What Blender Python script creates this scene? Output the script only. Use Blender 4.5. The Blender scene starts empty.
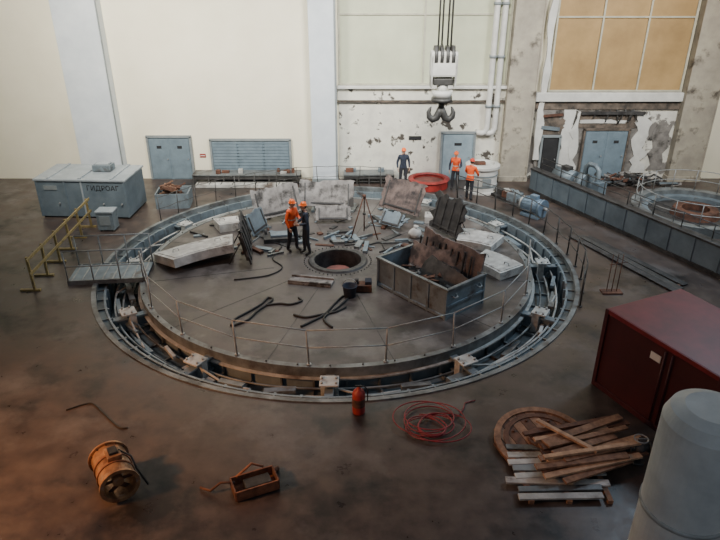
import bpy, bmesh, math, random
from mathutils import Vector, Matrix, Euler, noise
random.seed(7)
pi = math.pi
D = math.radians

# ------------------------------------------------------------------ materials
def mat(name, c1, c2=None, scale=3.0, rough=0.6, metal=0.0, bump=0.15, lo=0.35, hi=0.65,
        c3=None, s3=0.6, t3=(0.55, 0.7), rvar=0.0, detail=8, c4=None, s4=0.25, t4=(0.5, 0.65)):
    m = bpy.data.materials.new(name); m.use_nodes = True
    nt = m.node_tree; N = nt.nodes; L = nt.links
    b = N['Principled BSDF']
    b.inputs['Roughness'].default_value = rough
    b.inputs['Metallic'].default_value = metal
    tc = N.new('ShaderNodeTexCoord')
    nz = N.new('ShaderNodeTexNoise'); nz.inputs['Scale'].default_value = scale
    nz.inputs['Detail'].default_value = detail; nz.inputs['Roughness'].default_value = 0.62
    L.new(tc.outputs['Object'], nz.inputs['Vector'])
    cr = N.new('ShaderNodeValToRGB')
    c2 = c2 or tuple(x*0.75 for x in c1)
    cr.color_ramp.elements[0].position = lo; cr.color_ramp.elements[0].color = (*c2, 1)
    cr.color_ramp.elements[1].position = hi; cr.color_ramp.elements[1].color = (*c1, 1)
    L.new(nz.outputs['Fac'], cr.inputs['Fac'])
    out = cr.outputs['Color']
    for cc, sc, tt, off in ((c3, s3, t3, 0), (c4, s4, t4, 17.3)):
        if not cc: continue
        n3 = N.new('ShaderNodeTexNoise'); n3.inputs['Scale'].default_value = sc
        n3.inputs['Detail'].default_value = 7; n3.inputs['Roughness'].default_value = 0.62
        mp = N.new('ShaderNodeMapping'); mp.inputs['Location'].default_value = (off, off, off)
        L.new(tc.outputs['Object'], mp.inputs['Vector']); L.new(mp.outputs['Vector'], n3.inputs['Vector'])
        r3 = N.new('ShaderNodeMapRange')
        r3.inputs['From Min'].default_value = tt[0]; r3.inputs['From Max'].default_value = tt[1]
        L.new(n3.outputs['Fac'], r3.inputs['Value'])
        mx = N.new('ShaderNodeMix'); mx.data_type = 'RGBA'
        L.new(r3.outputs['Result'], mx.inputs['Factor'])
        L.new(out, mx.inputs['A']); mx.inputs['B'].default_value = (*cc, 1)
        out = mx.outputs['Result']
    L.new(out, b.inputs['Base Color'])
    if rvar:
        rr = N.new('ShaderNodeMapRange')
        rr.inputs['To Min'].default_value = rough-rvar; rr.inputs['To Max'].default_value = rough+rvar
        rr.inputs['From Min'].default_value = 0.3; rr.inputs['From Max'].default_value = 0.7
        L.new(nz.outputs['Fac'], rr.inputs['Value']); L.new(rr.outputs['Result'], b.inputs['Roughness'])
    if bump:
        bp = N.new('ShaderNodeBump'); bp.inputs['Strength'].default_value = bump
        bp.inputs['Distance'].default_value = 0.03
        L.new(nz.outputs['Fac'], bp.inputs['Height']); L.new(bp.outputs['Normal'], b.inputs['Normal'])
    return m

M = {}
M['floor'] = mat('floor_concrete', (0.092, 0.066, 0.054), (0.046, 0.034, 0.030), 2.0, 0.38, 0, 0.10, 0.32, 0.68,
                 c3=(0.017, 0.014, 0.013), s3=0.42, t3=(0.50, 0.62), rvar=0.13, c4=(0.125, 0.106, 0.098), s4=0.6, t4=(0.54, 0.72))
M['wall'] = mat('wall_plaster', (0.89, 0.84, 0.68), (0.83, 0.78, 0.62), 0.6, 0.85, 0, 0.04)
M['wallw'] = mat('wall_white_scorched', (0.78, 0.76, 0.66), (0.60, 0.58, 0.51), 1.5, 0.85, 0, 0.1,
                 c3=(0.07, 0.06, 0.05), s3=1.5, t3=(0.575, 0.62))
M['wallx'] = mat('wall_plaster_peeled', (0.72, 0.70, 0.62), (0.55, 0.53, 0.47), 1.5, 0.85, 0, 0.3,
                 c3=(0.20, 0.185, 0.17), s3=1.1, t3=(0.50, 0.53), c4=(0.05, 0.045, 0.04), s4=1.7, t4=(0.60, 0.64))
M['col'] = mat('column_paint', (0.68, 0.73, 0.77), (0.58, 0.63, 0.68), 1.2, 0.7, 0, 0.05)
M['colr'] = mat('column_cream_dirty', (0.42, 0.38, 0.30), (0.29, 0.26, 0.215), 1.4, 0.8, 0, 0.1, c3=(0.09, 0.075, 0.06), s3=1.5, t3=(0.56, 0.68))
M['green'] = mat('window_glass_green', (0.60, 0.62, 0.46), (0.50, 0.52, 0.38), 0.6, 0.3)
M['tan'] = mat('window_glass_tan', (0.44, 0.29, 0.13), (0.31, 0.20, 0.09), 0.7, 0.35)
M['door'] = mat('door_paint', (0.18, 0.24, 0.285), (0.13, 0.175, 0.21), 2.5, 0.5)
M['doorl'] = mat('door_light_paint', (0.30, 0.38, 0.43), (0.22, 0.29, 0.33), 2.5, 0.5)
M['frame'] = mat('frame_grey', (0.25, 0.28, 0.29), None, 3, 0.5)
M['framel'] = mat('window_frame_pale', (0.50, 0.48, 0.38), None, 3, 0.5)
M['dark'] = mat('dark_void', (0.025, 0.025, 0.027), (0.012, 0.012, 0.013), 2, 0.8)
M['scorch'] = mat('scorched_brick', (0.18, 0.14, 0.11), (0.04, 0.035, 0.03), 3, 0.9, 0, 0.5)
M['conc'] = mat('exposed_concrete', (0.26, 0.24, 0.22), (0.13, 0.12, 0.11), 3, 0.9, 0, 0.5, c3=(.05, .045, .04), s3=1.3, t3=(.52, .62))
M['deck'] = mat('deck_steel_dusty', (0.128, 0.110, 0.102), (0.066, 0.056, 0.052), 2.2, 0.5, 0.1, 0.15, 0.30, 0.70,
                c3=(0.030, 0.025, 0.024), s3=0.6, t3=(0.48, 0.66), rvar=0.14, c4=(0.20, 0.185, 0.175), s4=0.7, t4=(0.54, 0.74))
M['rim'] = mat('rim_steel', (0.23, 0.25, 0.255), (0.11, 0.12, 0.122), 2.0, 0.45, 0.2, 0.15, c3=(0.06, 0.052, 0.048), s3=1.1, t3=(0.50, 0.66))
M['trench'] = mat('trench_paint', (0.14, 0.17, 0.185), (0.065, 0.079, 0.086), 1.6, 0.5, 0.2, 0.15, c3=(0.045, 0.04, 0.036), s3=0.9, t3=(0.5, 0.7))
M['steel'] = mat('steel_bluegrey', (0.22, 0.27, 0.30), (0.135, 0.165, 0.19), 2.2, 0.5, 0.2, 0.1, c3=(0.08, 0.062, 0.053), s3=1.6, t3=(0.57, 0.70))
M['pale'] = mat('pale_paint', (0.54, 0.54, 0.51), (0.30, 0.30, 0.285), 2.2, 0.55, 0, 0.1, c3=(0.15, 0.12, 0.10), s3=1.4, t3=(0.52, 0.68))
M['white'] = mat('white_paint', (0.70, 0.69, 0.65), (0.52, 0.51, 0.48), 1.6, 0.5, 0, 0.05)
M['slab'] = mat('slab_dirty_white', (0.60, 0.585, 0.55), (0.34, 0.32, 0.30), 2.4, 0.6, 0, 0.15, c3=(0.14, 0.11, 0.10), s3=1.7, t3=(0.56, 0.70))
M['rail'] = mat('rail_grey', (0.38, 0.39, 0.38), (0.22, 0.22, 0.22), 5, 0.5, 0.2)
M['raild'] = mat('rail_dark', (0.09, 0.088, 0.085), (0.05, 0.048, 0.045), 5, 0.5, 0.3)
M['rust'] = mat('rust', (0.18, 0.08, 0.05), (0.06, 0.03, 0.022), 4, 0.8, 0.2, 0.4)
M['rusto'] = mat('rust_orange', (0.34, 0.13, 0.065), (0.12, 0.05, 0.03), 5, 0.6, 0.2, 0.4)
M['bronze'] = mat('fan_metal_bronze', (0.50, 0.28, 0.14), (0.19, 0.09, 0.05), 4, 0.42, 0.5, 0.3, c3=(0.34, 0.32, 0.29), s3=2.5, t3=(0.56, 0.70))
M['char'] = mat('charred_plate', (0.080, 0.076, 0.075), (0.026, 0.025, 0.025), 3, 0.55, 0.3, 0.3)
M['winding'] = mat('burnt_winding', (0.25, 0.18, 0.155), (0.075, 0.057, 0.052), 2.6, 0.8, 0, 0.3, c3=(0.04, 0.033, 0.032), s3=1.6, t3=(0.48, 0.60))
M['panel'] = mat('dirty_panel', (0.34, 0.315, 0.295), (0.13, 0.118, 0.11), 2.2, 0.8, 0, 0.3, c3=(0.040, 0.036, 0.033), s3=1.6, t3=(0.50, 0.60))
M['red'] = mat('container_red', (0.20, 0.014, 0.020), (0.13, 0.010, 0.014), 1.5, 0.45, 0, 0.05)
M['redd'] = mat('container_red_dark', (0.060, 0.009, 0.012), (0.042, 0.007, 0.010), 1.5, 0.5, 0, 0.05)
M['redb'] = mat('bright_red', (0.38, 0.035, 0.028), (0.20, 0.022, 0.018), 4, 0.5)
M['hose'] = mat('hose_red', (0.30, 0.03, 0.04), (0.16, 0.02, 0.025), 6, 0.5)
M['blk'] = mat('black_rubber', (0.022, 0.020, 0.019), None, 6, 0.6)
M['wood'] = mat('wood_old', (0.34, 0.19, 0.115), (0.16, 0.085, 0.052), 6, 0.8, 0, 0.3)
M['woodl'] = mat('wood_light', (0.58, 0.37, 0.23), (0.36, 0.21, 0.13), 6, 0.8, 0, 0.3)
M['woodd'] = mat('wood_dark', (0.17, 0.08, 0.05), (0.08, 0.04, 0.025), 6, 0.8, 0, 0.3)
M['woody'] = mat('barrier_yellow_paint', (0.36, 0.27, 0.10), (0.20, 0.15, 0.07), 5, 0.6, 0, 0.2)
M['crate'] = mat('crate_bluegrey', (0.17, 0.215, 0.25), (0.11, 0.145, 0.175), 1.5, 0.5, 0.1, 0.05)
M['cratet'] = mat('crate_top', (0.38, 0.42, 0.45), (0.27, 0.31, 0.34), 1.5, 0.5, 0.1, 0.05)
M['motor'] = mat('motor_blue', (0.20, 0.28, 0.36), (0.12, 0.17, 0.23), 3, 0.4, 0.2)
M['brownpit'] = mat('shaft_red', (0.26, 0.09, 0.07), (0.10, 0.04, 0.035), 3, 0.7)
M['orange'] = mat('hivis_orange', (0.95, 0.13, 0.025), (0.80, 0.09, 0.015), 10, 0.7)
M['refl'] = mat('reflective_tape', (0.75, 0.70, 0.55), None, 10, 0.3)
M['navy'] = mat('navy_cloth', (0.035, 0.045, 0.07), (0.02, 0.025, 0.04), 12, 0.9)
M['trs'] = mat('dark_trousers', (0.03, 0.032, 0.04), (0.02, 0.02, 0.025), 12, 0.9)
M['skin'] = mat('skin', (0.55, 0.32, 0.23), (0.48, 0.27, 0.19), 10, 0.6, 0, 0)
M['hair'] = mat('hair_brown', (0.06, 0.035, 0.02), None, 30, 0.8)
M['eye'] = mat('eye_dark', (0.02, 0.02, 0.02), None, 10, 0.3, 0, 0)
M['lip'] = mat('lip', (0.35, 0.13, 0.11), None, 10, 0.5, 0, 0)
M['hel'] = mat('helmet_orange', (0.95, 0.17, 0.02), (0.85, 0.14, 0.02), 5, 0.35, 0, 0)
M['helr'] = mat('helmet_red', (0.70, 0.06, 0.03), (0.6, 0.05, 0.02), 5, 0.35, 0, 0)

# ------------------------------------------------------------------ mesh builder
class B:
    def __init__(s): s.bm = bmesh.new(); s.m = []
    def mi(s, k):
        if k not in s.m: s.m.append(k)
        return s.m.index(k)
    def _fin(s, verts, k, smooth=False):
        i = s.mi(k); fs = {f for v in verts for f in v.link_faces}
        for f in fs: f.material_index = i; f.smooth = smooth
        return fs
    def box(s, c, size, k, rot=(0, 0, 0), bev=0.0):
        mt = Matrix.Translation(c) @ Euler(rot).to_matrix().to_4x4() @ Matrix.Diagonal((*size, 1))
        r = bmesh.ops.create_cube(s.bm, size=1.0, matrix=mt)
        s._fin(r['verts'], k)
        if bev:
            es = list({e for v in r['verts'] for e in v.link_edges})
            rr = bmesh.ops.bevel(s.bm, geom=es, offset=bev, segments=2, affect='EDGES', profile=0.6)
            i = s.mi(k)
            for f in rr['faces']: f.material_index = i
    def cyl(s, p1, p2, r, k, r2=None, seg=16, caps=True, smooth=True):
        p1 = Vector(p1); p2 = Vector(p2); d = p2-p1
        q = d.to_track_quat('Z', 'Y').to_matrix().to_4x4()
        mt = Matrix.Translation((p1+p2)/2) @ q
        rr = bmesh.ops.create_cone(s.bm, cap_ends=caps, segments=seg, radius1=r, radius2=r if r2 is None else r2, depth=d.length, matrix=mt)
        fs = s._fin(rr['verts'], k, smooth)
        for f in fs:
            if len(f.verts) > 4: f.smooth = False
    def ball(s, c, sc, k, rot=(0, 0, 0), u=16, v=10):
        if not hasattr(sc, '__len__'): sc = (sc, sc, sc)
        mt = Matrix.Translation(c) @ Euler(rot).to_matrix().to_4x4() @ Matrix.Diagonal((*sc, 1))
        r = bmesh.ops.create_uvsphere(s.bm, u_segments=u, v_segments=v, radius=1.0, matrix=mt)
        s._fin(r['verts'], k, True); return r['verts']
    def tube(s, pts, r, k, seg=7, closed=False):
        pts = [Vector(p) for p in pts]; n = len(pts); rings = []
        rad = r if hasattr(r, '__len__') else [r]*n
        up = Vector((0, 0, 1)); prev = None
        for i, p in enumerate(pts):
            a = pts[(i-1) % n] if (closed or i > 0) else p
            b = pts[(i+1) % n] if (closed or i < n-1) else p
            t = (b-a).normalized()
            if prev is None:
                x = t.cross(up)
                if x.length < 1e-3: x = t.cross(Vector((0, 1, 0)))
            else: x = prev-t*prev.dot(t)
            x.normalize(); prev = x; y = t.cross(x)
            rings.append([s.bm.verts.new(p+(x*math.cos(2*pi*j/seg)+y*math.sin(2*pi*j/seg))*rad[i]) for j in range(seg)])
        i0 = s.mi(k)
        for i in range(n if closed else n-1):
            A = rings[i]; C = rings[(i+1) % n]
            for j in range(seg):
                f = s.bm.faces.new((A[j], A[(j+1) % seg], C[(j+1) % seg], C[j])); f.material_index = i0; f.smooth = True
        if not closed:
            for R_ in (rings[0][::-1], rings[-1]):
                f = s.bm.faces.new(R_); f.material_index = i0
    def rev(s, prof, k, c=(0, 0, 0), seg=96, a0=0, a1=2*pi, loop=True, smooth=False):
        full = abs(a1-a0-2*pi) < 1e-6; n = seg if full else seg+1; rows = []
        for i in range(n):
            a = a0+(a1-a0)*i/seg
            rows.append([s.bm.verts.new((c[0]+r*math.cos(a), c[1]+r*math.sin(a), c[2]+z)) for r, z in prof])
        i0 = s.mi(k); m = len(prof)
        for i in range(seg):
            A = rows[i]; C = rows[(i+1) % n]
            for j in range(m if loop else m-1):
                j2 = (j+1) % m
                f = s.bm.faces.new((A[j], C[j], C[j2], A[j2])); f.material_index = i0; f.smooth = smooth
        if not full and loop:
            for R_ in (rows[0], rows[-1]):
                f = s.bm.faces.new(R_); f.material_index = i0
    def prism(s, pts, z0, z1, k, mt=Matrix.Identity(4)):
        a = [s.bm.verts.new(mt @ Vector((x, y, z0))) for x, y in pts]
        b = [s.bm.verts.new(mt @ Vector((x, y, z1))) for x, y in pts]
        fs = [s.bm.faces.new(a[::-1]), s.bm.faces.new(b)]
        n = len(pts)
        for i in range(n): fs.append(s.bm.faces.new((a[i], a[(i+1) % n], b[(i+1) % n], b[i])))
        i0 = s.mi(k)
        for f in fs: f.material_index = i0
    def sheet(s, w, h, th, k, mt, nx=14, ny=8, amp=0.06, curve=0.0, jag=0.0, seed=0):
        g = []
        for side in (0, 1):
            rows = []
            for j in range(ny+1):
                row = []
                for i in range(nx+1):
                    x = (i/nx-0.5)*w; z = j/ny*h
                    if jag and j == ny: z -= jag*abs(noise.noise(Vector((i*0.9, seed, 3))))*2
                    if jag and i in (0, nx): x += jag*noise.noise(Vector((j*0.8, seed, 9)))
                    y = amp*noise.noise(Vector((x*1.1, z*1.1, seed*3.1)))*(0.3+z/h) + curve*(x/w)**2*4
                    row.append(s.bm.verts.new(mt @ Vector((x, y+side*th, z))))
                rows.append(row)
            g.append(rows)
        i0 = s.mi(k); fs = []
        for side in (0, 1):
            for j in range(ny):
                for i in range(nx):
                    q = (g[side][j][i], g[side][j][i+1], g[side][j+1][i+1], g[side][j+1][i])
                    fs.append(s.bm.faces.new(q if side == 0 else q[::-1]))
        per = [(0, i) for i in range(nx)]+[(j, nx) for j in range(ny)]+[(ny, i) for i in range(nx, 0, -1)]+[(j, 0) for j in range(ny, 0, -1)]
        for a in range(len(per)):
            (j1, i1), (j2, i2) = per[a], per[(a+1) % len(per)]
            fs.append(s.bm.faces.new((g[0][j1][i1], g[1][j1][i1], g[1][j2][i2], g[0][j2][i2])))
        for f in fs: f.material_index = i0
    def obj(s, name, loc=(0, 0, 0), rot=(0, 0, 0), parent=None):
        bmesh.ops.recalc_face_normals(s.bm, faces=s.bm.faces[:])
        me = bpy.data.meshes.new(name); s.bm.to_mesh(me); s.bm.free()
        for k in s.m: me.materials.append(M[k])
        o = bpy.data.objects.new(name, me); o.location = loc; o.rotation_euler = rot
        bpy.context.scene.collection.objects.link(o)
        if parent: o.parent = parent
        return o

def XF(loc, rot=(0, 0, 0)): return Matrix.Translation(loc) @ Euler(rot).to_matrix().to_4x4()

CX, CY, RO, RD = -0.73, 19.45, 7.5, 6.25
RIMW = 0.13
WY = 28.25
XL, XR, YF = -19.0, 21.0, -3.0

# ------------------------------------------------------------------ floor with circular opening
b = B()
angs = sorted({2*pi*i/144 for i in range(144)} | {math.atan2(y-CY, x-CX) % (2*pi) for x in (XL, XR) for y in (YF, WY)})
def hit(a):
    c, s_ = math.cos(a), math.sin(a); t = 1e9
    if c > 1e-9: t = min(t, (XR-CX)/c)
    if c < -1e-9: t = min(t, (XL-CX)/c)
    if s_ > 1e-9: t = min(t, (WY-CY)/s_)
    if s_ < -1e-9: t = min(t, (YF-CY)/s_)
    return (CX+c*t, CY+s_*t, 0)
inn = [b.bm.verts.new((CX+(RO+.1)*math.cos(a), CY+(RO+.1)*math.sin(a), 0)) for a in angs]
out = [b.bm.verts.new(hit(a)) for a in angs]
b.mi('floor'); n = len(angs)
for i in range(n):
    b.bm.faces.new((inn[i], out[i], out[(i+1) % n], inn[(i+1) % n]))
b.obj('floor')

# ------------------------------------------------------------------ walls
def wall_box(name, c, s, k='wall'):
    b = B(); b.box((0, 0, 0), s, k); return b.obj(name, c)
H = 13.0
wall_box('wall_back', ((XL+XR)/2, WY+0.2, H/2), (XR-XL+0.8, 0.4, H))
wall_box('wall_left', (XL-0.2, (YF+WY)/2, H/2), (0.4, WY-YF, H))
wall_box('wall_right', (XR+0.2, (YF+WY)/2, H/2), (0.4, WY-YF, H))
def column(x0, x1, dep, k, kbase=None):
    b = B(); w = x1-x0
    b.box((0, 0, H/2), (w, dep, H), k, bev=0.03)
    b.box((0, -0.02, 0.12), (w+0.08, dep+0.04, 0.24), kbase or k, bev=0.02)
    b.box((w/2-0.03, -dep/2-0.01, H/2), (0.06, 0.03, H), kbase or k)  # edge strip; in the darker trim colour it paints the column's shade line
    return b.obj('wall_column', ((x0+x1)/2, WY-dep/2, 0))
column(-12.2, -10.35, 0.5, 'col', 'frame')
column(-2.05, -0.98, 0.75, 'col', 'frame')
column(6.15, 7.35, 0.45, 'colr')
column(13.6, 15.0, 0.5, 'colr')

b = B()
b.box((2.6, -0.03, 1.85), (7.0, 0.06, 3.7), 'wallw')
b.box((2.6, -0.15, 4.02), (7.1, 0.3, 0.12), 'white', bev=0.02)
b.box((2.6, -0.10, 3.42), (7.1, 0.2, 0.06), 'scorch')
b.box((2.6, -0.06, 3.70), (7.1, 0.12, 0.46), 'wallw')
b.obj('trim_1', (0, WY, 0))
b = B()
b.box((10.5, -0.03, 1.7), (6.2, 0.06, 3.4), 'wallx')
b.box((10.5, -0.15, 3.62), (6.2, 0.3, 0.36), 'white', bev=0.02)
b.box((10.5, -0.08, 3.22), (6.2, 0.16, 0.26), 'scorch')
b.obj('trim_2', (0, WY, 0))
b = B()
random.seed(3)
def jag(x0, x1, z0, z1, k, y, th=0.05, n=9, amp=0.14):
    p = []
    for i in range(n): p.append((x0+(x1-x0)*i/n, z0+random.uniform(0, 0.02)))
    for i in range(n): p.append((x1+random.uniform(-amp, amp), z0+(z1-z0)*i/n))
    for i in range(n): p.append((x1-(x1-x0)*i/n, z1+random.uniform(-amp, amp)*0.5))
    for i in range(n): p.append((x0+random.uniform(-amp, amp), z1-(z1-z0)*i/n))
    mt = Matrix.Translation((0, y, 0)) @ Matrix.Rotation(pi/2, 4, 'X')
    b.prism(p, 0, th, k, mt)
jag(7.7, 8.75, 0.02, 3.3, 'conc', -0.07)
jag(7.75, 8.7, 2.0, 2.7, 'scorch', -0.13, .03)
jag(8.7, 9.25, 0.02, 3.2, 'white', -0.06, 0.08)
jag(9.2, 12.4, 0.02, 3.05, 'conc', -0.06, 0.05)
jag(9.4, 12.0, 2.30, 3.0, 'scorch', -0.12, 0.03)
jag(9.2, 9.45, 0.3, 3.0, 'white', -0.1, 0.06)
jag(11.95, 12.5, 0.3, 2.9, 'white', -0.1, 0.06, n=14, amp=.18)
jag(9.5, 11.4, 2.50, 2.64, 'white', -0.15, 0.04, amp=0.08)
jag(7.6, 7.85, 0.9, 8.5, 'white', -0.1, 0.12, n=14, amp=0.07)
jag(12.7, 13.5, 0.4, 2.4, 'conc', -0.06, 0.03, n=8, amp=.2)
for i in range(9):
    x = random.uniform(9.5, 12.0); b.cyl((x, -.2, 3.1), (x+random.uniform(-.3, .3), -.24, random.uniform(2.5, 2.8)), .025, 'raild', seg=6)
b.box((10.8, -.22, 2.95), (2.7, .12, .12), 'char'); b.box((8.2, -.2, 2.3), (.8, .08, .14), 'steel', rot=(0, .1, 0)); b.box((8.25, -.2, 2.85), (.85, .08, .1), 'rust', rot=(0, -.08, 0))
b.obj('broken_plaster', (0, WY, 0))

def window(name, x0, x1, z0, z1, kg, n, zs=(0.0, 0.62, 1.0)):
    b = B(); w = x1-x0; h = z1-z0
    b.box((0, 0.0, h/2), (w, 0.04, h), kg)
    for i in range(n+1): b.box((-w/2+w*i/n, -0.04, h/2), (0.07, 0.08, h), 'framel')
    for z in zs: b.box((0, -0.04, 0.03+z*(h-.03)), (w+0.07, 0.09, 0.06), 'framel')
    return b.obj(name, ((x0+x1)/2, WY-0.02, z0))
window('window_1', -0.85, 6.1, 4.09, 8.5, 'green', 2)
window('window_2', 7.95, 13.5, 3.82, 8.5, 'tan', 3)

def door(name, x0, x1, h, k, kf='frame', leaves=1, panels=False, z0=0.0):
    b = B(); w = x1-x0
    b.box((0, -0.04, h/2), (w, 0.06, h), k)
    for sx in (-1, 1): b.box((sx*(w/2+0.04), -0.06, h/2+0.03), (0.09, 0.12, h+0.06), kf, bev=0.01)
    b.box((0, -0.06, h+0.05), (w+0.17, 0.12, 0.10), kf, bev=0.01)
    for i in range(leaves):
        cx = -w/2+w*(i+0.5)/leaves; lw = w/leaves-0.08
        b.box((cx, -0.08, h/2), (lw, 0.03, h-0.1), k, bev=0.01)
        if not panels: b.cyl((cx+lw*0.4, -0.1, h*0.5), (cx+lw*0.4, -0.18, h*0.5), 0.025, 'rail'); b.box((cx, -0.10, h*0.78), (lw*0.25, 0.01, 0.12), 'dark')
    if panels:
        for i in range(12): b.box((0, -0.1, 0.1+(h-0.2)*i/11), (w-0.1, 0.03, 0.02), k)
    return b.obj(name, ((x0+x1)/2, WY-0.03, z0))
door('door_1', -9.25, -7.45, 1.86, 'door', leaves=2)
door('door_2', -6.5, -3.1, 1.72, 'door', leaves=3, panels=True)
o = door('door_3', 3.6, 4.95, 2.05, 'doorl', leaves=1); o.location.y -= 0.06
o = door('door_4', 7.95, 8.65, 1.9, 'dark', leaves=1); o.location.y -= 0.10
o = door('door_5', 9.75, 11.6, 2.2, 'door', kf='scorch', leaves=2, panels=False); o.location.y -= 0.10
b = B(); b.box((0, 0, 0), (0.26, 0.02, 0.16), 'redb', bev=0.005); b.box((0, -0.012, 0), (0.2, 0.01, 0.04), 'white'); b.obj('warning_sign', (-6.95, WY-0.02, 1.05))
b = B(); b.box((0, 0, 0), (0.55, 0.04, 0.16), 'dark', bev=0.01); b.obj('wall_plate', (2.4, WY-0.08, 1.85))

b = B()
for x in (0, 0.33):
    b.tube([(x, -0.25, 12), (x, -0.25, 6), (x, -0.25, 2.6), (x, -0.25, 2.3), (x-0.08, -0.25, 2.14), (x-0.2, -0.25, 2.10), (x-0.30, -0.22, 2.10), (x-0.34, -0.1, 2.10), (x-0.34, -0.07, 2.10)], 0.12, 'white', 12)
    for z in (3.2, 5.2, 7.2): b.cyl((x, -0.25, z), (x, -0.25, z+0.1), 0.16, 'frame')
b.obj('drain_pipe', (5.45, WY, 0))

# ------------------------------------------------------------------ pit / trench
b = B()
b.rev([(RO, 0.03), (RO+RIMW, 0.03), (RO+RIMW, -0.05), (RO+0.1, -0.05), (RO+0.1, -2.0), (RO, -2.0)], 'rim', seg=144)
b.rev([(3.6, -2.0), (RO+0.1, -2.0), (RO+0.1, -2.1), (3.6, -2.1)], 'char', seg=144)
b.rev([(RO-0.22, -0.14), (RO, -0.14), (RO, -0.20), (RO-0.22, -0.20)], 'trench', seg=144)
b.rev([(RO-0.26, -0.10), (RO-0.20, -0.10), (RO-0.20, -1.9), (RO-0.26, -1.9)], 'steel', seg=144)
b.rev([(RD+0.02, -0.62), (RD+0.60, -0.62), (RD+0.60, -1.99), (RD+0.02, -1.99)], 'trench', seg=144)
b.rev([(RD-0.5, -0.36), (RD-0.04, -0.36), (RD-0.04, -1.99), (RD-0.5, -1.99)], 'steel', seg=144)
b.rev([(RD+0.60, -0.95), (RO-0.26, -0.95), (RO-0.26, -1.0), (RD+0.60, -1.0)], 'trench', seg=144)
for i in range(72):
    a = 2*pi*i/72; c, s_ = math.cos(a), math.sin(a)
    b.box(((RO-0.11)*c, (RO-0.11)*s_, -0.12), (0.2, 0.035, 0.05), 'rim', rot=(0, 0, a))
    b.box(((RO-0.29)*c, (RO-0.29)*s_, -0.5), (0.06, 0.06, 0.78), 'steel', rot=(0, 0, a))
for i in range(48):
    a = 2*pi*(i+.5)/48; c, s_ = math.cos(a), math.sin(a)
    b.box(((RD+0.28)*c, (RD+0.28)*s_, -0.585), (0.5, 0.05, 0.07), 'rim', rot=(0, 0, a))
    b.box(((RD+0.01)*c, (RD+0.01)*s_, -0.46), (0.07, 0.05, 0.3), 'rim', rot=(0, 0, a))
for r, z, k in ((6.55, -0.42, 'rim'), (6.82, -0.52, 'pale'), (7.02, -0.34, 'pale')):
    b.tube([((r+0.03*math.sin(9*t))*math.cos(t), (r+0.03*math.sin(9*t))*math.sin(t), z) for t in [2*pi*i/96 for i in range(96)]], 0.032, k, 6, True)
pit = b.obj('generator_pit', (CX, CY, 0))
for i in range(12):
    a = D(0+30*i); b = B()
    b.box((0.60, 0, -0.20), (1.24, 0.22, 0.06), 'steel', bev=0.01)
    b.box((0.60, 0, -0.52), (1.2, 0.22, 0.06), 'steel', bev=0.01)
    b.box((0.60, 0, -0.36), (1.2, 0.05, 0.28), 'steel')
    b.box((0.42, 0.0, -0.42), (0.20, 0.42, 0.80), 'pale', bev=0.02)
    b.box((0.50, 0.0, -0.03), (0.42, 0.46, 0.05), 'pale', bev=0.015)
    b.box((0.535, 0.0, -0.42), (0.03, 0.24, 0.35), 'frame')
    for y in (-0.17, 0.17): b.cyl((0.42, y, -0.02), (0.42, y, 0.05), 0.03, 'rail', seg=8); b.cyl((0.62, y, -0.02), (0.62, y, 0.05), 0.03, 'rail', seg=8)
    b.tube([(0.5, 0.2, -0.25), (0.45, 0.9, -0.5), (0.5, 1.7, -0.3)], 0.03, 'pale', 6)
    b.obj('stator_bracket', (RD*math.cos(a), RD*math.sin(a), 0), (0, 0, a), parent=pit)
random.seed(11)
b = B()
for i in range(38):
    a = 2*pi*(i+0.35+random.uniform(-0.2, 0.2))/38
    c, s_ = math.cos(a), math.sin(a)
    L_ = random.uniform(0.5, 1.4); rr = random.uniform(6.6, 6.95)
    b.box((rr*c, rr*s_, random.uniform(-0.62, -0.3)), (random.uniform(.08, .2), L_, 0.10), random.choice(['steel', 'rim', 'steel', 'pale']), rot=(random.uniform(-.1, .1), 0, a+random.uniform(-0.25, 0.25)), bev=0.01)
b.obj('trench_beams', (0, 0, 0), parent=pit)

# ------------------------------------------------------------------ deck
b = B()
rh = 0.8
b.rev([(rh, 0.0), (RD-0.16, 0.0), (RD-0.16, -0.3), (rh, -0.3)], 'deck', seg=144)
b.rev([(RD-0.16, 0.015), (RD, 0.015), (RD, -0.30), (RD-0.16, -0.30)], 'rim', seg=144)
b.rev([(RD-0.01, -0.26), (RD+0.09, -0.26), (RD+0.09, -0.30), (RD-0.01, -0.30)], 'pale', seg=144)
b.rev([(rh-0.02, 0.05), (rh+0.14, 0.05), (rh+0.18, 0.0), (rh-0.02, -0.02)], 'char', seg=64)
b.rev([(rh-0.03, 0.02), (rh+0.0, 0.02), (rh+0.0, -1.2), (rh-0.03, -1.2)], 'char', seg=64)
b.rev([(0.001, -0.35), (0.42, -0.35), (0.55, -0.5), (0.55, -1.2), (0.001, -1.2)], 'brownpit', seg=48, loop=False)
b.rev([(0.5, -0.85), (rh-0.03, -0.85), (rh-0.03, -1.2), (0.5, -1.2)], 'rust', seg=48)
for i in range(12):
    a = D(15+30*i); c, s_ = math.cos(a), math.sin(a)
    b.box(((2.1+RD-0.2)/2*c, (2.1+RD-0.2)/2*s_, 0.002), (RD-0.2-2.1, 0.022, 0.004), 'char', rot=(0, 0, a))
for i in range(48):
    a = 2*pi*i/48
    b.cyl(((rh+0.30)*math.cos(a), (rh+0.30)*math.sin(a), 0), ((rh+0.30)*math.cos(a), (rh+0.30)*math.sin(a), 0.03), 0.02, 'char', seg=6)
    b.cyl(((RD-0.09)*math.cos(a), (RD-0.09)*math.sin(a), 0.01), ((RD-0.09)*math.cos(a), (RD-0.09)*math.sin(a), 0.05), 0.025, 'raild', seg=6)
b.obj('generator_deck', (CX, CY, 0))

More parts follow.
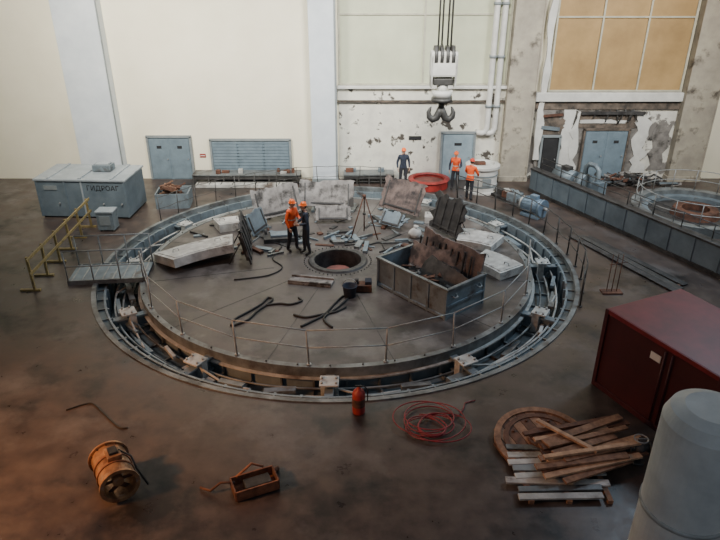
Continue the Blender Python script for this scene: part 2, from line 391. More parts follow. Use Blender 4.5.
def arc_rail(name, r, a0, a1, n, h, k, z0=0.0, mid=True, sag=0.0, rad=0.02):
    b = B(); P = []
    for i in range(n+1):
        a = D(a0+(a1-a0)*i/n); x, y = r*math.cos(a), r*math.sin(a)
        lx, ly = random.uniform(-.05, .05), random.uniform(-.05, .05)
        b.cyl((x, y, z0), (x+lx, y+ly, z0+h), rad*1.2, k, seg=8); b.cyl((x, y, z0), (x, y, z0+0.03), rad*3, k, seg=8)
        P.append(Vector((x+lx, y+ly, z0+h)))
    for lev in ((1.0, 0.5) if mid else (1.0,)):
        for i in range(n):
            p, q = P[i].copy(), P[i+1].copy(); p.z = q.z = z0+h*lev
            mid_ = (p+q)/2; mid_.z -= sag
            b.tube([p, mid_, q], rad*0.8, k, 6)
    return b.obj(name, (CX, CY, 0))
arc_rail('deck_railing', RD-0.12, 194, 354, 9, 0.98, 'rail', 0.017, rad=0.02)
arc_rail('pit_guard_rail', RO+0.2, -24, 52, 11, 0.98, 'raild', 0.002, sag=0.03, rad=0.022)
arc_rail('pit_guard_rail', RO+0.2, 78, 152, 11, 0.9, 'raild', 0.002, sag=0.03, rad=0.014)

b = B()
b.box((0, 0, 0.05), (2.35, 1.25, 0.05), 'steel', bev=0.01)
for i in range(8): b.box((-1.05+0.3*i, 0, 0.08), (0.04, 1.2, 0.015), 'rail')
for y in (-0.6, 0.6):
    b.box((0, y, 0.02), (2.35, 0.06, 0.14), 'rim')
    for x in (-1.15, -0.4, 0.4, 1.15): b.cyl((x, y, 0.05), (x, y, 1.05), 0.022, 'rail', seg=8)
    for z in (0.55, 1.05): b.cyl((-1.15, y, z), (1.15, y, z), 0.02, 'rail', seg=8)
b.obj('foot_bridge', (-7.8, 18.4, 0.05), (0, 0, D(6)))

# ------------------------------------------------------------------ large electrical cabinet at left
b = B()
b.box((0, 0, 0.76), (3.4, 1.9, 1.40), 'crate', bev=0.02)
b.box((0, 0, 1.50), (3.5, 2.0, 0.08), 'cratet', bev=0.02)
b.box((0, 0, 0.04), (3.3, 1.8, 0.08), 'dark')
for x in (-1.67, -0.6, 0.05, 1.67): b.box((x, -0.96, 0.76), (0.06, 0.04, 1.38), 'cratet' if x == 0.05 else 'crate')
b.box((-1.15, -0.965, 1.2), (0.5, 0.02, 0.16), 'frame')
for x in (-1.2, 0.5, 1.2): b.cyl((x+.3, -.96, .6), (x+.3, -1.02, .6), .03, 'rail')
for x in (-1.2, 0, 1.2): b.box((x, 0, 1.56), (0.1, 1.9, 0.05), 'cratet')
b.box((.5, .2, 1.68), (.7, .5, .24), 'steel', bev=.02); b.box((.5, .2, 1.82), (.5, .35, .05), 'cratet', bev=.01)
cr = b.obj('electrical_cabinet', (-10.4, 24.25, 0), (0, 0, D(-3)))
tcv = bpy.data.curves.new('cabinet_lettering', 'FONT'); tcv.body = 'ГИДРОАГ'; tcv.size = 0.26; tcv.align_x = 'CENTER'; tcv.extrude = 0.003
to = bpy.data.objects.new('cabinet_lettering', tcv); to.location = (0.85, -0.956, 1.12); to.rotation_euler = (pi/2, 0, 0)
tcv.materials.append(M['dark']); bpy.context.scene.collection.objects.link(to); to.parent = cr
b = B()
b.box((0, 0, 0.38), (0.6, 0.5, 0.66), 'steel', bev=0.02); b.box((0, 0, 0.74), (0.65, 0.55, 0.06), 'cratet', bev=0.01)
for x in (-.2, .2):
    for y in (-.2, .2): b.cyl((x, y, 0), (x, y, 0.06), 0.04, 'dark', seg=8)
b.box((0, -0.26, 0.42), (0.38, 0.02, 0.34), 'frame')
b.obj('control_box', (-9.2, 22.2, 0))

b = B()
for i in range(6):
    y = i*1.02
    b.box((0, y, 0.58), (0.07, 0.07, 1.04), 'woody', rot=(random.uniform(-.03, .03), random.uniform(-.04, .04), 0), bev=0.008)
    b.box((-0.12, y, 0.03), (0.6, 0.09, 0.06), 'woody')
for z in (0.6, 1.05): b.box((0.05, 2.55, z), (0.035, 5.4, 0.09), 'woody', bev=0.005)
b.obj('yellow_barrier', (-9.75, 17.3, 0), (0, 0, D(2)))

b = B()
w, d_, h = 1.25, 1.0, 0.6
b.box((0, 0, 0.05), (w, d_, 0.1), 'woodd')
for sx in (-1, 1): b.box((sx*w/2, 0, h/2), (0.05, d_, h), 'steel')
for sy in (-1, 1): b.box((0, sy*d_/2, h/2), (w, 0.05, h), 'steel')
for i in range(26):
    b.box((random.uniform(-.42, .42), random.uniform(-.34, .34), random.uniform(0.3, 0.85)), (random.uniform(.1, .45), random.uniform(.08, .2), random.uniform(.03, .1)), random.choice(['rust', 'woodd', 'wood', 'rusto']), rot=tuple(random.uniform(-.5, .5) for _ in range(3)))
b.obj('scrap_box', (-7.45, 24.85, 0), (0, 0, D(5)))

def bench(x0, x1, y, h, name='work_bench'):
    b = B(); w = x1-x0
    b.box((0, 0, h), (w, 0.75, 0.06), 'rim', bev=0.01)
    b.box((0, -0.3, h-0.12), (w, 0.05, 0.14), 'char')
    n = int(w/0.7)+1
    for i in range(n+1):
        for sy in (-.32, .32): b.box((-w/2+0.04+(w-0.08)*i/n, sy, h/2), (0.06, 0.06, h), 'raild')
    b.box((0, 0, 0.1), (w-0.1, 0.6, 0.04), 'raild')
    for i in range(int(w*1.6)):
        x = random.uniform(-w/2+.2, w/2-.2); s_ = random.uniform(.08, .2)
        b.box((x, random.uniform(-.2, .2), h+0.03+s_/2), (random.uniform(.1, .4), .2, s_), random.choice(['char', 'steel', 'rust', 'pale']), bev=0.01)
    return b.obj(name, ((x0+x1)/2, y, 0))
bench(-7.3, -2.6, 27.7, 0.42)
bench(-0.7, 1.5, 27.75, 0.42)
b = B()
b.box((0, 0, 0.07), (4.2, 0.35, 0.14), 'pale', bev=0.01)
for i in range(9): b.box((-2+0.5*i, 0, 0.145), (0.03, 0.35, 0.012), 'dark')
b.obj('cable_duct', (-5.0, 27.1, 0), (0, 0, 0))

# ------------------------------------------------------------------ pieces on the deck
def ground(o, z=0.004):
    R = o.rotation_euler.to_matrix(); o.location.z = z-min((R @ v.co).z for v in o.data.vertices); return o
def wedge(name, loc, rz, r0, r1, a, th, tilt=0, tiltx=0, k='slab', ke='slab'):
    b = B(); n = 10; pts = []
    rc = (r0+r1)/2
    for i in range(n+1):
        t = -a/2+a*i/n; pts.append((r1*math.sin(t), r1*math.cos(t)-rc))
    for i in range(n+1):
        t = a/2-a*i/n; pts.append((r0*math.sin(t), r0*math.cos(t)-rc))
    b.prism(pts, 0, th, ke)
    ins = [(x*0.9, y*0.84) for x, y in pts]
    b.prism(ins, th, th+0.02, k)
    for s_ in (-.5, .5):
        t = a*s_*0.6; b.tube([(rc*math.sin(t)-.1, 0, th), (rc*math.sin(t)-.08, 0, th+.1), (rc*math.sin(t)+.08, 0, th+.1), (rc*math.sin(t)+.1, 0, th)], 0.015, 'rail', 6)
    return ground(b.obj(name, (loc[0], loc[1], 0), (tilt, tiltx, rz)))
wedge('cover_segment', (-5.3, 19.55), D(28), 3.4, 4.75, D(33), 0.28, tilt=D(-9), tiltx=D(-4))
wedge('cover_segment', (-4.75, 22.35), D(20), 3.0, 3.7, D(18), 0.30)
wedge('cover_segment', (4.1, 20.75), D(-28), 3.2, 4.1, D(22), 0.26, tilt=D(7))
wedge('cover_segment', (4.35, 18.75), D(-52), 3.2, 4.1, D(22), 0.26, tilt=D(6))
wedge('cover_segment', (2.9, 23.0), D(-14), 3.0, 3.6, D(16), 0.24)
def plate(name, loc, rz, w, h, lean, k, curve=0.0, amp=0.04, jagv=0.06, th=0.06, seed=1, roll=0.0, ribs=True):
    b = B()
    b.sheet(w, h, th, k, Matrix.Identity(4), curve=curve, amp=amp, jag=jagv, seed=seed)
    if ribs:
        for i in range(4):
            x = (i/3-0.5)*w*0.8; y = curve*(x/w)**2*4
            b.box((x, y+th+0.03, h*0.42), (0.06, 0.10, h*0.7), 'char')
            if i in (0, 3) or k == 'char': b.box((x, y-0.02, h*0.45), (0.05, 0.03, h*0.8), 'raild' if k != 'char' else 'char')
        b.box((0, curve*0.1-0.02, h*.12), (w*.8, .04, .06), 'char')
    for x in (-w*.3, w*.3):
        b.cyl((x, th+.02+curve*.36, h*.6), (x, th+h*.55, h*.6*math.tan(abs(lean))*.3), .02, 'raild', seg=6)
    return ground(b.obj(name, (loc[0], loc[1], 0), (lean, roll, rz)))
plate('leaning_plate', (-3.60, 19.85), D(98), 2.0, 1.25, D(-14), 'char', seed=2, jagv=0.25)
plate('leaning_plate', (-3.55, 21.7), D(70), 1.1, 0.8, D(-20), 'steel', seed=5, jagv=0.2)
plate('broken_air_guide_panel', (-3.0, 22.9), D(20), 1.8, 1.15, D(-24), 'panel', seed=3, curve=-0.10, jagv=0.12, roll=D(-6))
plate('broken_air_guide_panel', (-1.3, 23.9), D(5), 2.1, 1.05, D(-28), 'panel', seed=8, curve=-0.12, jagv=0.10, roll=D(3))
plate('broken_air_guide_panel', (-1.0, 22.7), D(2), 1.3, 0.55, D(-34), 'panel', seed=9, jagv=0.06)
plate('broken_air_guide_panel', (1.45, 23.3), D(-22), 1.6, 1.25, D(-24), 'winding', seed=12, jagv=0.16, roll=D(8))
plate('leaning_plate', (2.95, 21.5), D(-55), 1.5, 1.35, D(-16), 'char', seed=14, jagv=0.4)
plate('leaning_plate', (1.05, 22.1), D(-35), 0.9, 0.6, D(-40), 'steel', seed=15, jagv=0.2)

b = B()
Lb, Wb, Hb = 2.8, 1.54, 0.92
b.box((0, 0, 0.06), (Lb, Wb, 0.06), 'steel')
for sx in (-1, 1): b.box((sx*(Lb/2-0.03), 0, Hb/2), (0.05, Wb, Hb), 'steel')
for sy in (-1, 1): b.box((0, sy*(Wb/2-0.03), Hb/2), (Lb, 0.05, Hb), 'steel')
for sy in (-1, 1):
    b.box((0, sy*Wb/2, Hb), (Lb+0.1, 0.1, 0.07), 'rim', bev=0.01)
    b.box((0, sy*(Wb/2+0.01), 0.08), (Lb, 0.06, 0.08), 'steel')
    for x in (-1.38, -0.7, 0, 0.7, 1.38): b.box((x, sy*(Wb/2+0.01), Hb/2), (0.07, 0.06, Hb), 'steel')
for sx in (-1, 1):
    b.box((sx*Lb/2, 0, Hb), (0.1, Wb, 0.07), 'rim', bev=0.01)
    b.box((sx*(Lb/2+0.01), 0, Hb*0.45), (0.05, Wb, 0.06), 'steel')
    for y in (-.5, .5): b.tube([(sx*(Lb/2), y-.09, 0.7), (sx*(Lb/2+.1), y-.06, 0.66), (sx*(Lb/2+.1), y+.06, 0.66), (sx*(Lb/2), y+.09, 0.7)], 0.02, 'rail', 6)
b.sheet(2.35, 1.50, 0.06, 'winding', XF((0.05, 0.45, 0.12), (D(-10), D(3), 0)), amp=0.05, curve=0.14, jag=0.10, seed=21)
b.sheet(2.1, 1.25, 0.06, 'winding', XF((-0.15, 0.12, 0.12), (D(-20), D(-5), D(4))), amp=0.06, curve=0.14, jag=0.10, seed=22)
b.sheet(1.7, 1.05, 0.05, 'char', XF((0.2, -0.2, 0.12), (D(-30), D(6), D(-6))), amp=0.05, curve=.1, jag=0.12, seed=23)
for i in range(9):
    b.box((-1.0+.25*i, .52, .8+.05*math.sin(i*2)), (.04, .05, 1.2), 'char', rot=(D(-10), 0, 0))
for i in range(55):
    b.box((random.uniform(-1.0, 1.0), random.uniform(-.55, .45), random.uniform(0.2, 0.7)), (random.uniform(.2, .7), random.uniform(.03, .12), random.uniform(.02, .06)), random.choice(['rust', 'char', 'panel', 'steel', 'char']), rot=tuple(random.uniform(-.5, .5) for _ in range(3)))
b.obj('debris_skip', (2.04, 17.1, 0.0), (0, 0, D(-49.6)))

b = B()
for a in (90, 210, 330): b.cyl((0.55*math.cos(D(a)), 0.55*math.sin(D(a)), 0), (0.03*math.cos(D(a)), 0.03*math.sin(D(a)), 1.5), 0.022, 'rust', seg=8)
b.cyl((0, 0, 1.45), (0, 0, 1.56), 0.06, 'rust'); b.cyl((0, 0, 1.45), (0, 0, 0.9), 0.01, 'raild', seg=6); b.ball((0, 0, 0.86), 0.06, 'raild')
b.obj('lifting_tripod', (0.15, 21.5, 0.003))
b = B()
b.box((0, 0, 0.05), (1.35, 0.5, 0.06), 'panel', bev=0.01); b.box((0, 0.2, 0.1), (1.35, 0.06, 0.08), 'panel'); b.box((0, -0.2, 0.1), (1.35, 0.06, 0.08), 'panel')
b.obj('channel_plate', (-1.5, 17.85, -0.018), (0, 0, D(-12)))
b = B()
b.rev([(0.001, 0.0), (0.17, 0.0), (0.21, 0.34), (0.23, 0.35), (0.21, 0.36), (0.19, 0.34), (0.155, 0.03), (0.001, 0.03)], 'navy', seg=24, loop=False, smooth=True)
b.tube([(0.21*math.cos(t), 0.05, 0.34+0.2*math.sin(t)) for t in [pi*i/10 for i in range(11)]], 0.012, 'rail', 6)
b.obj('bucket', (-0.3, 16.95, 0.003))
b = B()
b.box((0, 0, 0.13), (0.5, 0.35, 0.22), 'rust', bev=0.02); b.box((0.15, 0.05, 0.28), (0.2, 0.3, 0.1), 'navy', bev=0.02); b.cyl((-.2, 0, .24), (-.2, 0, .4), .06, 'char')
b.obj('hand_pump', (0.1, 17.35, -0.015))
def rope(name, loc, pts, r, k, z=0.03, parent=None):
    b = B(); Q = []
    for P0 in pts:
        P = [Vector((*p, z)) for p in P0]; Q = []
        for i in range(len(P)-1):
            p0 = P[max(i-1, 0)]; p1 = P[i]; p2 = P[i+1]; p3 = P[min(i+2, len(P)-1)]
            for s_ in range(6):
                t = s_/6; Q.append(0.5*((2*p1)+(-p0+p2)*t+(2*p0-5*p1+4*p2-p3)*t*t+(-p0+3*p1-3*p2+p3)*t**3))
        Q.append(P[-1]); b.tube(Q, r, k, 6)
    return b.obj(name, loc)
rope('lifting_sling', (-3.0, 15.9, 0), [[(-.45, -.7), (-.1, -.4), (.1, .1), (.3, .45), (.45, .8), (.3, .9), (.15, .5), (-.2, .0), (-.45, -.35), (-.5, -.7)],
      [(.3, .45), (.7, .55), (1.0, .5), (1.3, .7), (1.2, .9)]], 0.032, 'blk')
rope('lifting_sling', (-1.1, 15.9, 0), [[(-.5, -.75), (-.25, -.5), (.1, -.1), (.35, .5), (.6, 1.0), (.75, .9), (.45, .3), (.1, -.3), (.35, -.8)],
      [(-.75, -.1), (-.4, -.25), (.0, -.1), (.4, .05), (.7, .35)]], 0.034, 'blk')
rope('power_cable', (0, 0, 0), [[(-3.0, 20.9), (-2.7, 20.6), (-2.9, 19.6), (-2.5, 18.9), (-2.9, 18.3), (-3.9, 18.0)], [(0.2, 20.6), (.7, 20.9), (.9, 20.2), (1.5, 19.8), (1.2, 19.3)], [(3.2, 20.0), (2.8, 20.6), (2.2, 20.2), (2.4, 19.7)]], 0.022, 'blk', z=.024)
b = B(); random.seed(5)
for i in range(150):
    a = random.uniform(D(18), D(168)); r = random.uniform(1.3, 5.7)
    x, y = r*math.cos(a), r*math.sin(a); hh = random.uniform(.02, .10)
    if (x+CX+2.03)**2+(y+CY-20.1)**2 < .5: continue
    b.box((x, y, hh/2), (random.uniform(.1, .9), random.uniform(.04, .22), hh), random.choice(['char', 'steel', 'rust', 'steel', 'char', 'rim']), rot=(0, 0, random.uniform(0, pi)))
b.obj('scattered_scrap', (CX, CY, 0.002))
b = B()
b.box((0, 0, 0.09), (1.2, 0.6, 0.16), 'char', bev=0.02); b.box((0.1, 0.05, 0.2), (0.9, 0.4, 0.08), 'steel', bev=0.02); b.cyl((-.5, .2, .1), (-.5, .2, .35), .05, 'char')
b.obj('tool_chest', (-2.8, 21.2, 0.0), (0, 0, D(10)))
b = B()
v = b.ball((0, 0, 0.16), (0.24, 0.2, 0.2), 'slab')
for q in v: q.co += Vector((0, 0, 0.05*noise.noise(q.co*6))); q.co.z = max(q.co.z, 0)
b.cyl((0, 0, 0.3), (0.03, 0, 0.45), 0.05, 'slab', r2=0.09)
b.obj('white_sack', (1.95, 21.4, 0.003))

# ------------------------------------------------------------------ behind the pit
b = B()
b.rev([(0.001, 0.0), (0.70, 0.0), (0.70, 0.08), (0.64, 0.1), (0.64, 1.02), (0.72, 1.05), (0.72, 1.15), (0.5, 1.2), (0.45, 1.12), (0.001, 1.12)], 'white', seg=40, loop=False)
b.rev([(0.645, 0.3), (0.67, 0.3), (0.67, 0.36), (0.645, 0.36)], 'frame', seg=40)
b.rev([(0.645, 0.75), (0.67, 0.75), (0.67, 0.8), (0.645, 0.8)], 'frame', seg=40)
b.box((0.1, -0.66, 0.55), (0.35, 0.06, 0.3), 'frame'); b.box((-0.15, 0, 1.2), (0.5, 0.25, 0.1), 'rust')
b.obj('white_tank', (5.15, 26.6, 0))
b = B()
b.rev([(0.80, 0.0), (0.84, 0.0), (0.84, 0.30), (0.90, 0.34), (0.70, 0.38), (0.66, 0.32), (0.72, 0.28), (0.72, 0.03), (0.80, 0.03)], 'redb', seg=40)
b.rev([(0.001, 0.2), (0.72, 0.2)], 'brownpit', seg=40, loop=False)
b.obj('red_flange_ring', (2.98, 27.2, 0))
b = B()
for i in range(14):
    h = random.uniform(.1, .4)
    b.box((random.uniform(-.9, .9), random.uniform(-.2, .2), h/2+.1), (random.uniform(.2, .6), random.uniform(.1, .35), h), random.choice(['steel', 'char', 'pale', 'rust']), rot=(0, 0, random.uniform(-.4, .4)), bev=0.01)
b.box((0, 0, 0.05), (2.1, 0.7, 0.1), 'char')
b.obj('equipment_heap', (6.25, 25.2, 0), (0, 0, D(-64)))
b = B()
b.cyl((-0.42, 0, 0.42), (0.35, 0, 0.42), 0.29, 'motor', seg=24)
for i in range(16):
    a = 2*pi*i/16; b.box((-0.03, 0.30*math.cos(a), 0.42+0.30*math.sin(a)), (0.62, 0.02, 0.05), 'motor', rot=(a, 0, 0))
b.cyl((0.35, 0, 0.42), (0.45, 0, 0.42), 0.33, 'motor', seg=24); b.cyl((0.45, 0, 0.42), (0.65, 0, 0.42), 0.06, 'rail')
b.cyl((-0.52, 0, 0.42), (-0.42, 0, 0.42), 0.26, 'pale', seg=24)
b.box((0, 0, 0.78), (0.3, 0.22, 0.14), 'motor', bev=0.02); b.box((0, 0, 0.06), (0.8, 0.55, 0.12), 'motor', bev=0.02)
b.obj('electric_motor', (6.65, 23.55, 0), (0, 0, D(-50)))

b = B(); Lp = 11.4
b.box((Lp/2, 0, 0.47), (Lp, 0.22, 0.94), 'crate'); b.box((Lp/2, 0, 0.97), (Lp, 0.34, 0.07), 'char', bev=0.01)
for i in range(12): b.box((0.4+i*0.97, -0.12, 0.47), (0.07, 0.04, 0.94), 'crate')
b.box((Lp/2, -0.14, 0.06), (Lp, 0.06, 0.12), 'char')
for i in range(10): b.cyl((0.4+i*1.17, 0.08, 1.0), (0.4+i*1.17, 0.08, 1.5), .018, 'raild', seg=6)
for z in (1.26, 1.5): b.cyl((.4, .08, z), (.4+9*1.17, .08, z), .015, 'raild', seg=6)
b.obj('parapet_wall', (7.3, 26.6, 0), (0, 0, D(-64.5)))
b = B()
b.box((0, 0, .1), (2.6, .9, .2), 'char', bev=.02)
b.cyl((-1.1, 0, .6), (-.1, 0, .6), .36, 'steel', seg=24); b.cyl((-.1, 0, .6), (.2, 0, .6), .12, 'rail'); b.cyl((.2, 0, .6), (.5, 0, .6), .42, 'steel', seg=24)
b.tube([(.35, 0, 1.0), (.35, 0, 1.3), (.5, 0, 1.45), (.8, 0, 1.45), (1.0, 0, 1.3), (1.0, 0, .2)], .1, 'steel', 10)
b.box((-.6, 0, 1.0), (.4, .3, .2), 'char', bev=.02); b.box((1.05, .1, .5), (.35, .5, .7), 'crate', bev=.02)
b.obj('pump_unit', (9.0, 26.0, 0), (0, 0, D(-58)))
b = B()
b.rev([(2.0, 0), (2.35, 0), (2.35, 0.35), (2.0, 0.35)], 'rim', seg=64)
b.rev([(1.7, 0.0), (2.0, 0.0), (2.0, 0.18), (1.7, 0.18)], 'steel', seg=64)
b.rev([(0.001, 0.03), (1.7, 0.03)], 'char', seg=64, loop=False)
b.rev([(0.5, 0.0), (0.9, 0.0), (0.8, 0.3), (0.5, 0.3)], 'rust', seg=40)
for i in range(16):
    a = 2*pi*i/16; b.cyl((2.2*math.cos(a), 2.2*math.sin(a), 0.35), (2.2*math.cos(a), 2.2*math.sin(a), 1.15), 0.018, 'rail', seg=6)
for z in (0.75, 1.15): b.tube([(2.2*math.cos(2*pi*i/48), 2.2*math.sin(2*pi*i/48), z) for i in range(48)], 0.016, 'rail', 6, True)
b.obj('turbine_shaft_opening', (12.9, 23.6, 0))
b = B(); random.seed(9)
for i in range(80):
    x = max(-1.9, min(1.9, random.gauss(0, .9))); y = max(-.4, min(.4, random.gauss(0, .25))); h = max(.08, .5-abs(x)*.2)
    b.box((x, y, random.uniform(.05, h)), (random.uniform(.1, .8), random.uniform(.05, .2), random.uniform(.03, .12)), random.choice(['panel', 'char', 'steel', 'rust', 'char']), rot=tuple(random.uniform(-.5, .5) for _ in range(3)))
b.obj('rubble_heap', (11.6, 27.3, 0.05))
b = B()
for i in range(3):
    b.box((0, (i-1)*0.27, 0.045), (4.8-0.3*(i % 3), 0.24, 0.03), ['char', 'raild', 'char'][i], rot=(0, 0, random.uniform(-.02, .02)), bev=0.005)
for x in (-2, 0, 2): b.box((x, 0, 0.016), (0.1, 0.8, 0.03), 'woodd')
b.obj('floor_boards', (8.75, 19.4, 0), (0, 0, D(-66)))
b = B()
for i in range(3):
    b.cyl((i*0.15, 0, 0), (i*0.15+0.05, 0.1, 1.2), 0.014, 'rust', seg=6)
b.cyl((-0.05, 0, 0.9), (0.5, 0.1, 0.95), 0.014, 'rust', seg=6); b.box((0.15, 0, 0.02), (0.6, 0.3, 0.04), 'rust')
b.obj('tool_stand', (7.35, 17.2, 0))

b = B(); Lc, Wc, Hc = 2.9, 2.2, 2.02
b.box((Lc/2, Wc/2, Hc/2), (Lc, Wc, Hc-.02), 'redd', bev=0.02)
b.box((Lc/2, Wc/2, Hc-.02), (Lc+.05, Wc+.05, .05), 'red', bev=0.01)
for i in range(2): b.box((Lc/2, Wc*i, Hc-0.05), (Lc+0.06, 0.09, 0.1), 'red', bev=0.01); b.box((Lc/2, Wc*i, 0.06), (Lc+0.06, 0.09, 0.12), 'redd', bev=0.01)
for i in range(2):
    for j in range(2): b.box((Lc*i, Wc*j, Hc/2), (0.1, 0.1, Hc), 'redd', bev=0.01)
for x in (Lc*0.57, Lc*0.63): b.cyl((x, -0.05, 0.15), (x, -0.05, Hc-0.15), 0.02, 'redd', seg=8)
b.box((Lc*0.49, -0.01, 1.6), (0.26, 0.015, 0.16), 'white')
b.obj('red_container', (5.5, 12.55, 0), (0, 0, D(-65)))

# pale round post close to the camera
b = B()
b.rev([(.001, 4.5), (.30, 4.5), (.44, 4.44), (.50, 4.3), (.50, .3), (.56, .28), (.56, 0), (.001, 0)], 'white', seg=48, loop=False)
for z in (1.5, 3.0): b.cyl((0, 0, z), (0, 0, z+.06), 0.515, 'pale', seg=48)
b.obj('round_post', (3.95, 5.83, 0))

# ------------------------------------------------------------------ wood pile
b = B(); random.seed(31)
for i in range(8):
    b.box((-0.15+random.uniform(-.15, .12), -0.85+0.185*i, 0.10+.012*(i % 2)), (random.uniform(1.5, 2.1), random.uniform(.12, .18), 0.04), ['pale', 'rim', 'slab', 'pale', 'frame', 'slab', 'pale', 'rim'][i], rot=(0, 0, random.uniform(-.06, .06)), bev=0.004)
for x in (-0.85, -0.15, 0.6): b.box((x, -0.25, 0.04), (0.1, 1.4, 0.08), 'wood', bev=0.004)
random.seed(21)
kk = ['wood', 'woodl', 'wood', 'woodd', 'woodd', 'wood']
for i in range(17):
    y = -0.35+1.15*i/16; L_ = random.uniform(1.4, 2.2)
    b.box((0.42+random.uniform(-.2, .25), y, 0.26+0.05*(i % 3)+0.03*(i//5)), (L_, random.uniform(.1, .17), 0.045), kk[i % 6], rot=(random.uniform(-.04, .04), random.uniform(-.04, .03), D(16)+random.uniform(-.14, .14)), bev=0.004)
b.box((0.1, 0.4, 0.48), (1.3, 0.09, 0.05), 'woodl', rot=(0, .05, D(-42)), bev=0.004)
b.box((0.5, -0.0, 0.46), (2.0, 0.10, 0.05), 'woodl', rot=(0, -.03, D(10)), bev=0.004)
b.obj('timber_pile', (4.0, 9.75, -0.0))
b = B()
R_ = 0.98
for i in range(9):
    x0 = -R_+2*R_*i/9; x1 = x0+2*R_/9-.012; xm = (x0+x1)/2; L_ = 2*math.sqrt(max(.02, (R_-.06)**2-xm*xm))
    b.box((xm, 0, 0.03), (x1-x0, L_, 0.04), 'wood' if i % 2 else 'woodd', bev=.003)
b.rev([(R_-.13, 0.0), (R_, 0.0), (R_, .085), (R_-.13, .085)], 'wood', seg=48)
b.rev([(R_-.30, 0.05), (R_-.20, 0.05), (R_-.20, .07), (R_-.30, .07)], 'woodd', seg=48)
b.rev([(.08, .0), (.30, .0), (.30, .12), (.08, .12)], 'woodd', seg=32)
for i in range(8): a = 2*pi*i/8; b.cyl((.6*math.cos(a), .6*math.sin(a), .04), (.6*math.cos(a), .6*math.sin(a), .09), .03, 'rust', seg=8)
ground(b.obj('cable_drum_flange', (3.75, 10.45, 0), (D(3), D(-2), D(20))), 0.0)
b = B()
b.cyl((0, 0, 0), (0, 0, 0.06), 0.16, 'raild'); b.cyl((0, 0, 0.05), (0.02, 0, 0.55), 0.07, 'raild'); b.ball((0, 0, 0.34), 0.13, 'raild')
b.cyl((-.2, 0, .34), (.2, 0, .34), 0.07, 'raild'); b.cyl((-.22, 0, .34), (-.19, 0, .34), 0.12, 'raild'); b.cyl((.19, 0, .34), (.22, 0, .34), 0.12, 'raild')
b.tube([(0.13*math.cos(2*pi*i/16), 0.13*math.sin(2*pi*i/16), .56) for i in range(16)], 0.016, 'rail', 6, True); b.cyl((-.13, 0, .56), (.13, 0, .56), .012, 'rail', seg=6)
b.obj('gate_valve', (5.5, 9.95, 0))

b = B(); random.seed(4); P = []
for i in range(420):
    t = i/420*2*pi*8.3; rr = 0.42+0.20*math.sin(t*0.37)+0.08*math.sin(t*1.31)
    P.append((rr*1.15*math.cos(t)+0.12*math.sin(t*.21), rr*0.95*math.sin(t)+.10*math.cos(t*.3), 0.02+0.10*abs(math.sin(i*0.013))))
P += [(0.62, 0.3, 0.03), (0.8, 0.6, 0.02), (0.85, 0.8, 0.02), (1.1, 0.9, 0.02)]
b.tube(P, 0.014, 'hose', 5)
b.obj('red_hose_coil', (1.5, 11.0, 0))
b = B()
b.rev([(0.001, 0), (0.13, 0), (0.14, 0.03), (0.14, 0.5), (0.11, 0.58), (0.05, 0.61), (0.04, 0.68), (0.001, 0.68)], 'redb', seg=24, loop=False, smooth=True)
b.rev([(0.1405, 0.2), (0.145, 0.2), (0.145, 0.4), (0.1405, 0.4)], 'rust', seg=24)
b.tube([(0.02, 0, 0.68), (0.12, 0, 0.7), (0.2, 0, 0.6), (0.19, 0, 0.3)], 0.015, 'blk', 6); b.box((0.0, 0, 0.7), (0.16, 0.03, 0.03), 'blk')
b.obj('fire_extinguisher', (-0.03, 11.5, 0))

b = B()
def ring_x(x0, x1, r0, r1, k):
    seg = 36; i0 = b.mi(k); rows = []
    for i in range(seg):
        a = 2*pi*i/seg; c, s_ = math.cos(a), math.sin(a)
        rows.append([b.bm.verts.new((x, r*c, r*s_)) for x, r in ((x0, r0), (x1, r0), (x1, r1), (x0, r1))])
    for i in range(seg):
        A, C = rows[i], rows[(i+1) % seg]
        for j in range(4):
            f = b.bm.faces.new((A[j], A[(j+1) % 4], C[(j+1) % 4], C[j])); f.material_index = i0
ring_x(-0.42, 0.42, 0.30, 0.325, 'bronze')
ring_x(-0.46, -0.42, 0.29, 0.375, 'bronze'); ring_x(0.40, 0.45, 0.29, 0.36, 'bronze')
ring_x(-0.12, -0.08, 0.31, 0.345, 'rusto'); ring_x(0.12, 0.15, 0.31, 0.345, 'rusto')
for i in range(12):
    a = 2*pi*i/12; b.cyl((-.50, .345*math.cos(a), .345*math.sin(a)), (-.39, .345*math.cos(a), .345*math.sin(a)), .016, 'rust', seg=6)
b.box((-.05, .05, .36), (.32, .26, .12), 'bronze', bev=.02); b.box((-.05, .05, .44), (.2, .16, .06), 'char', bev=.01)
b.tube([(-.05, .15, .42), (.1, .33, .3), (.15, .38, 0), (.3, .5, -.33)], .02, 'char', 6)
b.cyl((0.12, 0, 0), (0.32, 0, 0), 0.1, 'bronze')
for i in range(6):
    a = 2*pi*i/6; b.box((0.25, .2*math.cos(a), .2*math.sin(a)), (0.02, 0.22, 0.10), 'rust', rot=(a, .5, 0))
b.obj('fan_duct_housing', (-4.6, 9.25, 0.375), (0, 0, D(-58)))
b = B()
b.box((0, 0, 0.03), (0.82, 0.42, 0.03), 'rusto')
for sy in (-1, 1): b.box((0, sy*0.21, 0.13), (0.82, 0.03, 0.22), 'rusto', bev=0.005)
for sx in (-1, 1): b.box((sx*0.41, 0, 0.13), (0.03, 0.42, 0.22), 'rust', bev=0.005)
b.box((0.05, 0, 0.12), (0.5, 0.26, 0.14), 'char', bev=0.02)
b.tube([(-0.35, 0.1, 0.2), (-0.6, 0.2, 0.2), (-0.8, 0.22, 0.06), (-0.95, 0.4, 0.04)], 0.025, 'rust', 8); b.tube([(-0.3, 0.2, 0.22), (0.05, 0.38, 0.28), (0.25, 0.25, 0.24)], 0.025, 'rusto', 8)
